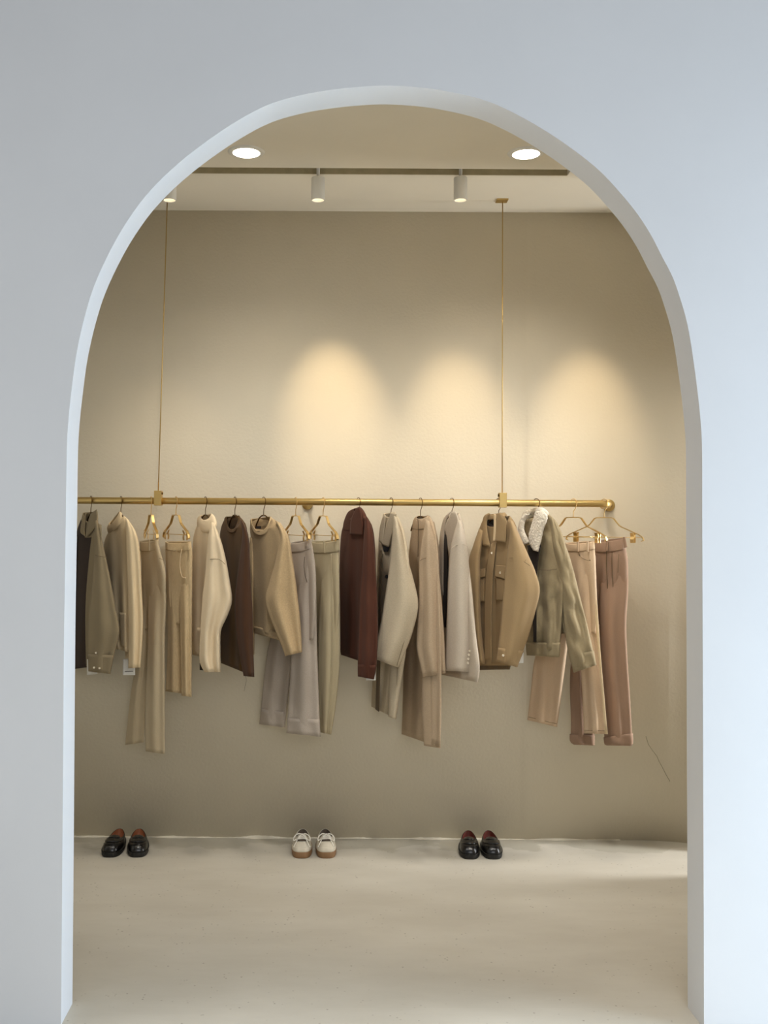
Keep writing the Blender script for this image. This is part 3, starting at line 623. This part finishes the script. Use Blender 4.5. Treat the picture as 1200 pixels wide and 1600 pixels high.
for x, y in ((734, 1017), (732.5, 1023), (731.5, 1029.5), (731, 1036)): g.button(x, y, .042, .0052, k=.45, y0=-0.175, cx=718, parent=s_)
hanger(706, g.k, False, 'bronze wire hanger under the pale grey blazer')
# 14 tan overshirt
g = G('tan_overshirt', 779, 1.5, 'tan overshirt with two buttoned chest pockets beneath the right wire clamp', 'shirt', F_tan)
g.loft('body', [(755, 812, 796, 806, .045, 14), (748, 832, 806, 822, .045), (744, 870, 812, 860), (742, 930, 814, 930), (743, 1000, 810, 1000), (746, 1040, 800, 1040)], fold=(5, .007, 1), b=.045)
g.loft('hem_facing', [(746, 1030, 800, 1030, .036), (750, 1047, 796, 1046, .036)], fold=(5, .007, 1), m=F_stitch, mrows=4)
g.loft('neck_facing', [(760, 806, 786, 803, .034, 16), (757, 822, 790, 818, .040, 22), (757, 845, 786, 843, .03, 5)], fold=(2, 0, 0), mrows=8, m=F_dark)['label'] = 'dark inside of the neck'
g.loft('collar_stand', [(759, 804.5, 788, 801, .042, 2), (756, 812, 792, 806, .05, 2)], fold=(2, 0, 0), mrows=4, thick=.006)
g.patch('collar_flap', [(764, 802), (756, 808), (753, 830), (755, 852)], [(766, 803), (761, 815), (762, 835), (766, 854)], .075, bulge=.008)
g.patch('collar_flap', [(778, 802), (775, 818), (774, 832), (773, 845)], [(782, 801), (791, 812), (791, 830), (790, 848)], .075, bulge=.008)
g.patch('neck_label', [(771.5, 803), (771.5, 825), (770, 846)], [(774.5, 803), (775, 825), (773.5, 845)], .080, m=F_cream, thick=.001, bulge=0, label='pale strip hanging in the neck')
g.patch('button_placket', [(768, 850), (763, 870), (759, 900), (757, 960), (757, 1038)], [(775, 846), (773, 870), (770, 900), (768, 960), (768, 1038)], .056, bulge=.002)
g.button(768.5, 864, .062, .0055)
for pts, bt in ((((744, 889), (743.5, 903)), None), ): pass
pk = g.patch('pocket', [(745, 905), (744, 940)], [(757, 903), (757, 940)], .050, bulge=.003); g.seam([(744, 940), (757, 940)], .054, m=F_stitch, parent=g.root)
fl_ = g.patch('pocket_flap', [(745, 890), (744, 904)], [(759, 888), (758, 901)], .058, bulge=.003); g.button(749, 895, .066, parent=fl_)
g.patch('pocket', [(775, 903), (775, 938)], [(790, 905), (789, 938)], .050, bulge=.003)
fl_ = g.patch('pocket_flap', [(775, 883), (773, 900)], [(792, 884), (789, 905)], .060, bulge=.003); g.button(781.5, 895, .068, parent=fl_)
g.loft('sleeve', [(749, 826, 756, 830, .02), (739, 855, 752, 858), (733, 878, 750, 880), (735, 930, 750, 930), (738, 985, 752, 985), (746, 1036, 758, 1038)], k=.5, y0=.06, cx=745, b=.03, fold=(2, .005, 0))
s_ = g.loft('sleeve', [(796, 812, 801, 815, .02), (797, 835, 812, 838), (793, 865, 824, 865), (790, 895, 836, 893), (788, 920, 843, 921), (785, 950, 838, 948), (782, 985, 828, 985), (778, 1015, 816, 1020), (776, 1032, 808, 1042, .036)], k=.4, y0=-0.165, cx=800, fold=(2, .010, 2), b=.046)
g.loft('cuff', [(778.5, 1012, 818, 1017, .046), (775.5, 1033, 807.5, 1042.5, .040)], k=.4, y0=-0.165, cx=800, fold=(2, .006, 2), mrows=5, parent=s_)
g.seam([(822, 866), (818, 910), (808, 960), (799, 990), (793, 1010)], .040, k=.4, y0=-0.165, cx=800, m=F_sand)
g.seam([(796, 872), (806, 872), (816, 876), (828, 884)], .045, k=.4, y0=-0.165, cx=800, m=F_stitch)
g.button(786, 1024, .052, .0055, k=.4, y0=-0.165, cx=800, parent=s_)
g.patch('care_tag', [(808, 1020), (808, 1036)], [(818, 1020), (818, 1036)], .05, k=.3, m=M_paper, thick=.001, bulge=0, label='white card tag')
hanger(779, g.k, False, 'bronze wire hanger under the tan overshirt')
# 15 olive canvas jacket with fleece collar
g = G('canvas_jacket', 838, 1.3, 'olive canvas jacket with a cream fleece collar', 'jacket', F_canvas)
g.loft('body', [(818, 812, 858, 804, .045), (812, 832, 872, 820, .045), (812, 865, 884, 858), (816, 905, 882, 905), (820, 950, 879, 950), (822, 1000, 875, 1002), (823, 1012, 874, 1016)], fold=(5, .012, 1), wr=.026, wscale=13, b=.042)
g.loft('waistband', [(822, 1004, 875, 1004, .044), (822.5, 1015, 875, 1017, .047), (823.5, 1024, 873.5, 1027, .045)], fold=(5, .005, 1), mrows=6)
g.loft('neck_facing', [(820, 806, 850, 802, .035, 18), (818, 825, 852, 820, .04, 28)], fold=(2, 0, 0), mrows=6, m=F_fleece)
g.patch('front_opening_shade', [(824, 852), (828, 880), (832, 925), (834, 1003)], [(845, 852), (840, 880), (838, 925), (838, 1003)], .080, m=F_dark, bulge=.001, label='painted shade inside the open front')  # dark patch stands for the shade in the open front
g.seam([(838, 889), (856, 891), (870, 889)], .060, m=F_stitch)
fc = g.patch('fleece_collar', [(838, 799), (833, 815), (828, 832), (827, 846), (835, 860)], [(846, 798), (856, 806), (849, 828), (845, 848), (840, 862)], .085, bulge=.014, thick=.014, m=F_fleece, fuzz=.005, nu=8, nv=12, label='cream fleece collar')
g.patch('fleece_collar', [(823, 803), (814, 812), (810, 830), (813, 842), (820, 851)], [(828, 802), (821, 812), (819, 828), (824, 840), (827, 848)], .072, bulge=.010, thick=.012, m=F_fleece, fuzz=.005, nu=6, nv=12, label='cream fleece collar')
P = [W(x, y, g.Y(x)+d) for x, y, d in ((819, 810, -.06), (822, 803, -.01), (830, 800, .02), (838, 798, .02), (846, 798, -.01), (853, 803, -.06))]
oo = tube('fleece_roll', [Vector(crom([list(p) for p in P], i/20)) for i in range(21)], .014, F_fleece, g.root, 14)
tx = bpy.data.textures.new('fleece_roll', 'CLOUDS'); tx.noise_scale = .009; tx.noise_depth = 3
sb = oo.modifiers.new('sub', 'SUBSURF'); sb.levels = 2; sb.render_levels = 2
dm = oo.modifiers.new('fleece', 'DISPLACE'); dm.texture = tx; dm.strength = .005; dm.mid_level = .45
s_ = g.loft('sleeve', [(860, 806, 866, 812, .02), (862, 832, 876, 835), (866, 865, 888, 865), (871, 900, 898, 900), (878, 940, 907, 937), (883, 985, 918, 980), (888, 1018, 926, 1015), (896.5, 1050, 931, 1038, .034)], k=.5, y0=-0.135, cx=875, fold=(3, .010, 1), wr=.024, wscale=13, b=.042)
g.loft('sleeve_gusset', [(856, 860, 866, 860, .02), (858, 890, 878, 890), (862, 920, 882, 920), (868, 960, 885, 960), (876, 990, 888, 990, .02)], k=.5, y0=-.07, cx=870, fold=(2, .012, 0), wr=.02, b=.03)
g.loft('cuff', [(890, 1024, 927.5, 1017, .043), (897, 1051, 931.5, 1039, .037)], k=.5, y0=-0.135, cx=875, fold=(3, .006, 1), mrows=5, parent=s_)
hanger(838, g.k, False, 'bronze wire hanger under the fleece collared canvas jacket')
# 16 pale pink jeans
g = G('pale_jeans', 896, 1.1, 'pale pinkish beige jeans between the canvas jacket and the pleated trousers', 'trousers', F_jean)
trousers(g, (884, 848, 928, 845, 12), [(886, 862, 929, 860), (888, 900, 931, 900), (890, 950, 933, 950), (890, 985, 936, 990)],
         [(899, 870, 930, 868), (899, 910, 931, 910), (903, 960, 934, 960), (907, 1020, 938, 1020), (910, 1080, 943, 1080), (913, 1146, 949, 1147)],
         [(884, 880, 905, 880), (868, 930, 896, 930), (852, 980, 890, 980), (836, 1030, 884, 1030), (830, 1080, 877, 1085), (824.5, 1125, 870, 1136)], cn=914, cf=880, yn=-.05, yf=.06, kn=.6, kf=.4)
g.patch('lit_edge', [(925, 848), (926.5, 900), (930, 960), (936, 1030), (941, 1090), (945.5, 1147)], [(928.6, 847), (930.5, 900), (934, 960), (939, 1030), (944, 1090), (949.5, 1147)], .040, k=.6, y0=-.05, cx=914, m=F_cream, bulge=.002)  # cream strip paints the lit right edge of the leg
g.seam([(913, 1141), (930, 1141.5), (948, 1142)], .038, k=.6, y0=-.05, cx=914, m=F_stitch, name='hem_stitch')
g.seam([(825.5, 1120), (848, 1126), (870, 1131)], .028, k=.4, y0=.06, cx=880, m=F_stitch, name='hem_stitch')
g.seam([(904, 862), (908, 870), (916, 875), (922, 876)], .047, m=F_stitch, name='pocket_edge')
for x, y in ((905.5, 868), (921.5, 875.5)): g.button(x, y, .048, .003, m=F_stitch)
for x in (902, 917): g.patch('belt_loop', [(x, 846), (x, 862)], [(x+2.4, 846), (x+2.4, 862)], .046)
hanger(896, 39, True, 'gold clip hanger holding the pale pinkish jeans')
# 17 pleated trousers
g = G('pleated_trousers', 944, .75, 'mauve brown pleated trousers with turned up cuffs, rightmost on the rail', 'trousers', F_mauve)
h_, a_, b_ = trousers(g, (929, 845, 976, 840, 17), [(929, 862, 978, 860), (930, 890, 981, 882), (930, 930, 981, 930), (930, 975, 979, 980)],
         [(944, 880, 981, 878), (938, 920, 981, 925), (937, 975, 978, 975), (939, 1030, 980, 1030), (942, 1090, 984, 1090), (944.5, 1145, 987, 1148), (945, 1158, 987.5, 1160)],
         [(920, 890, 946, 890), (906, 950, 938, 950), (896, 1010, 930, 1010), (891, 1060, 928, 1060), (892.5, 1120, 928, 1120), (892, 1158, 928, 1158)], cn=960, cf=930, yn=-.055, yf=.05, kn=.5, kf=.4, fold=(6, .007, 0), wr=.005, near_kw=dict(sharp=0))
g.loft('turn_up', [(944, 1152, 988, 1146, .036), (945, 1162, 988.5, 1160, .040), (948, 1164, 986, 1165, .036)], k=.5, y0=-.055, cx=960, fold=(3, .006, 1), mrows=5, parent=a_, thick=.005)
g.loft('turn_up', [(891, 1147, 928.5, 1149, .030), (891.5, 1158, 928.5, 1161, .032), (897, 1163, 928, 1164.5, .028)], k=.4, y0=.05, cx=930, fold=(3, .006, 2), mrows=5, parent=b_, thick=.005)
for x in (948, 956.5): g.seam([(x, 860), (x-.5, 885), (x+2, 930), (x+4, 990)], .040, m=F_stitch, r=.0016, name='pleat')
g.seam([(967, 866), (966, 880), (965.5, 895)], .046, m=F_stitch, name='pocket_edge')
g.patch('belt_loop', [(947.5, 842), (948, 861)], [(949.6, 842), (950, 861)], .046)
g.patch('belt_loop', [(974, 839), (976, 856)], [(976.5, 839), (980, 855)], .030)
hanger(944, 50, True, 'gold clip hanger holding the mauve brown pleated trousers')

# ------------------------------------------------------------------ shoes
M_leather = mat('black_leather', '0A0808', .3, coat=.25, bump=.1, bscale=90)
M_sole = mat('black_rubber', '15130F', .6)
M_inner = mat('tan_leather_lining', '8A5230', .6)
M_inner2 = mat('oxblood_lining', '5E2418', .55)
M_suede = mat('cream_leather', 'CFC6B2', .7, noise_amt=.04, nscale=60)
M_gum = mat('gum_rubber', '8C6A48', .6)
M_lace = mat('white_lace', 'E6E0D2', .85)
M_sinner = mat('grey_lining', '5B5044', .9)
def shoe(name, px, rot, label, kind, group, toe_py=1341):
    L_, Wd = .238, .0495
    X = W(px, toe_py, -.30).x; ytoe = DEP + 1.5*F/(toe_py - CY - (px-510)*RO)
    base = Vector((X, ytoe+L_*.5, 0)); 
    t = thing(name, base, label, 'shoe', group); t.rotation_euler = (0, 0, 0)
    cr, sr = math.cos(rot), math.sin(rot)
    def T(x, y, z):                                   # local: +y to the heel, -y to the toe
        return (base.x + x*cr - y*sr, base.y + x*sr + y*cr, z)
    loaf = kind != 'sneaker'
    up = M_leather if loaf else M_suede; inn = M_inner if kind == 'loafer_tan' else (M_inner2 if loaf else M_sinner)
    n = 48
    def outline(a, grow=0):                           # a=0 toe, PI heel
        c, s = math.cos(a), math.sin(a)
        y = -c*L_/2
        f = (1-c)/2                                   # 0 toe .. 1 heel
        wv = Wd*(1.0 - .30*f**1.3) * (abs(s)**.62) + grow*abs(s)
        return (math.copysign(wv, s), y + (-grow*c), f)
    def opening(a):
        c, s = math.cos(a), math.sin(a)
        y = .044 - c*.068
        return (s*.030, y)
    st = .020 if loaf else .025
    def surf(a, v, off=0):
        ox, oy, f = outline(a); ix, iy = opening(a); c = math.cos(a)
        zt = (.073 if loaf else .078)*(.5+.5*max(c, 0)**.5) + (.010 if loaf else .012)*max(-c, 0)
        zt = {True: .047, False: .050}[loaf] + (.020*max(c, 0)**2) + .014*max(-c, 0)**2
        h = 1-math.cos(v*PI/2); u = math.sin(v*PI/2)
        h = h**1.15
        x = ox*(1-h)+ix*h; y = oy*(1-h)+iy*h; z = st + (zt-st)*u
        return (x*(1+off*8), y-off*c*.5, z+off)
    V = []; Fc = []; mv = 12
    for j in range(mv+1):
        for i in range(n): V.append(T(*surf(2*PI*i/n, j/mv)))
    for j in range(mv):
        for i in range(n): Fc.append((j*n+i, j*n+(i+1) % n, (j+1)*n+(i+1) % n, (j+1)*n+i))
    mk('upper', V, Fc, up, t, solid=.0025, soff=-1)
    V = []; Fc = []
    for (s1, z) in ((1, None), (.97, .042), (.9, .030), (.55, .028), (.05, .028)):
        for i in range(n):
            a = 2*PI*i/n; ix, iy = opening(a); p = surf(a, 1)
            V.append(T(ix*s1*.97, .044+(iy-.044)*s1*.985, (p[2]-.001) if z is None else min(z, p[2]-.004)))
    for j in range(4):
        for i in range(n): Fc.append((j*n+i, j*n+(i+1) % n, (j+1)*n+(i+1) % n, (j+1)*n+i))
    Fc.append(tuple(4*n+i for i in range(n)))
    mk('lining', V, Fc, inn, t)
    # sole
    V = []; Fc = []; lev = [(0, .0), (.0025, .004), (.0030, st-.004), (.001, st+.002)]
    if not loaf: lev = [(0, .0), (.002, .004), (.003, st), (.001, st+.006)]
    for g_, z in lev:
        for i in range(n):
            x, y, f = outline(2*PI*i/n, g_)
            zz = z
            if loaf and z == 0 and -.3*L_ < y < .17*L_ and False: zz = .008
            V.append(T(x, y, zz))
    for j in range(3):
        for i in range(n): Fc.append((j*n+i, j*n+(i+1) % n, (j+1)*n+(i+1) % n, (j+1)*n+i))
    Fc.append(tuple(range(n))); Fc.append(tuple(3*n+i for i in range(n)))
    mk('sole', V, Fc, M_sole if loaf else M_gum, t)
    def strip(nm, a0, a1, v0, v1, off, m_, th=.003, nu=20, nv=5):
        V = []; Fc = []
        for j in range(nv+1):
            for i in range(nu+1):
                V.append(T(*surf(a0+(a1-a0)*i/nu, v0+(v1-v0)*j/nv, off)))
        for j in range(nv):
            for i in range(nu): a = j*(nu+1)+i; Fc.append((a, a+1, a+nu+2, a+nu+1))
        return mk(nm, V, Fc, m_, t, solid=th)
    if loaf:
        strip('saddle_strap', -1.35, 1.35, .60, .80, .002, up)
        strip('apron_seam', -.95, .95, .44, .47, .0018, up, th=.002)
        strip('tongue', -.8, .8, .86, 1.06, .002, up)
        # welt
        V = []; Fc = []
        for g_, z in ((.001, st-.001), (.005, st-.001), (.005, st+.002), (.001, st+.002)):
            for i in range(n):
                x, y, f = outline(2*PI*i/n, g_); V.append(T(x, y, z))
        for j in range(4):
            for i in range(n): Fc.append((j*n+i, j*n+(i+1) % n, ((j+1) % 4)*n+(i+1) % n, ((j+1) % 4)*n+i))
        mk('welt', V, Fc, M_sole, t, smooth=False)
    else:
        strip('toe_cap', -1.2, 1.2, .02, .30, .0015, M_suede)
        strip('tongue', -.50, .50, .66, 1.0, .003, M_sinner)
        for sg in (1, -1): strip('eyelet_stay', sg*.45, sg*1.25, .66, .99, .003, M_suede)
        def sp(a, v, off): return Vector(T(*surf(a, v, off)))
        for q in range(5):
            v = .66+.075*q; w_ = .62
            tube('lace', [sp(-w_, v, .007), sp(-w_*.4, v+.02, .011), sp(w_*.4, v+.045, .011), sp(w_, v+.07, .007)], .0022, M_lace, t, 8)
            tube('lace', [sp(w_, v, .007), sp(w_*.4, v+.02, .012), sp(-w_*.4, v+.045, .012), sp(-w_, v+.07, .007)], .0022, M_lace, t, 8)
        k0 = sp(0, .93, .013)
        for sg in (1, -1):
            e = [Vector((0, 0, 0)), Vector((sg*.016, -.004, .006)), Vector((sg*.034, -.016, -.004)), Vector((sg*.036, -.030, -.018)), Vector((sg*.022, -.020, -.012)), Vector((sg*.004, -.004, 0))]
            tube('lace_loop', [k0+Vector(crom([list(p) for p in e], i/18)) for i in range(19)], .0024, M_lace, t, 8)
            e = [Vector((0, 0, 0)), Vector((sg*.012, -.016, -.004)), Vector((sg*.027, -.040, -.024)), Vector((sg*.036, -.055, -.040))]
            tube('lace_end', [k0+Vector(crom([list(p) for p in e], i/10)) for i in range(11)], .0022, M_lace, t, 8)
        disc('knot', k0-Vector((0, 0, .003)), (0, -.3, 1), .005, .007, M_lace, t, 12)
    return t
shoe('loafer', 170.5, .0, 'black leather loafer at the far left by the wall, left shoe of the left pair', 'loafer_tan', 'black loafers at the left', 1340)
shoe('loafer', 208, .15, 'black leather loafer pointing forward, right shoe of the left pair', 'loafer_tan', 'black loafers at the left', 1340)
shoe('sneaker', 471, .0, 'cream sneaker with gum sole, left shoe of the middle pair', 'sneaker', 'cream sneakers in the middle', 1341.5)
shoe('sneaker', 509, .03, 'cream sneaker with gum sole, right shoe of the middle pair', 'sneaker', 'cream sneakers in the middle', 1341.5)
shoe('loafer', 739, -.11, 'black leather loafer with oxblood inside, left shoe of the right pair', 'loafer_red', 'black loafers at the right', 1343)
shoe('loafer', 774, -.06, 'black leather loafer with oxblood inside, right shoe of the right pair', 'loafer_red', 'black loafers at the right', 1343)
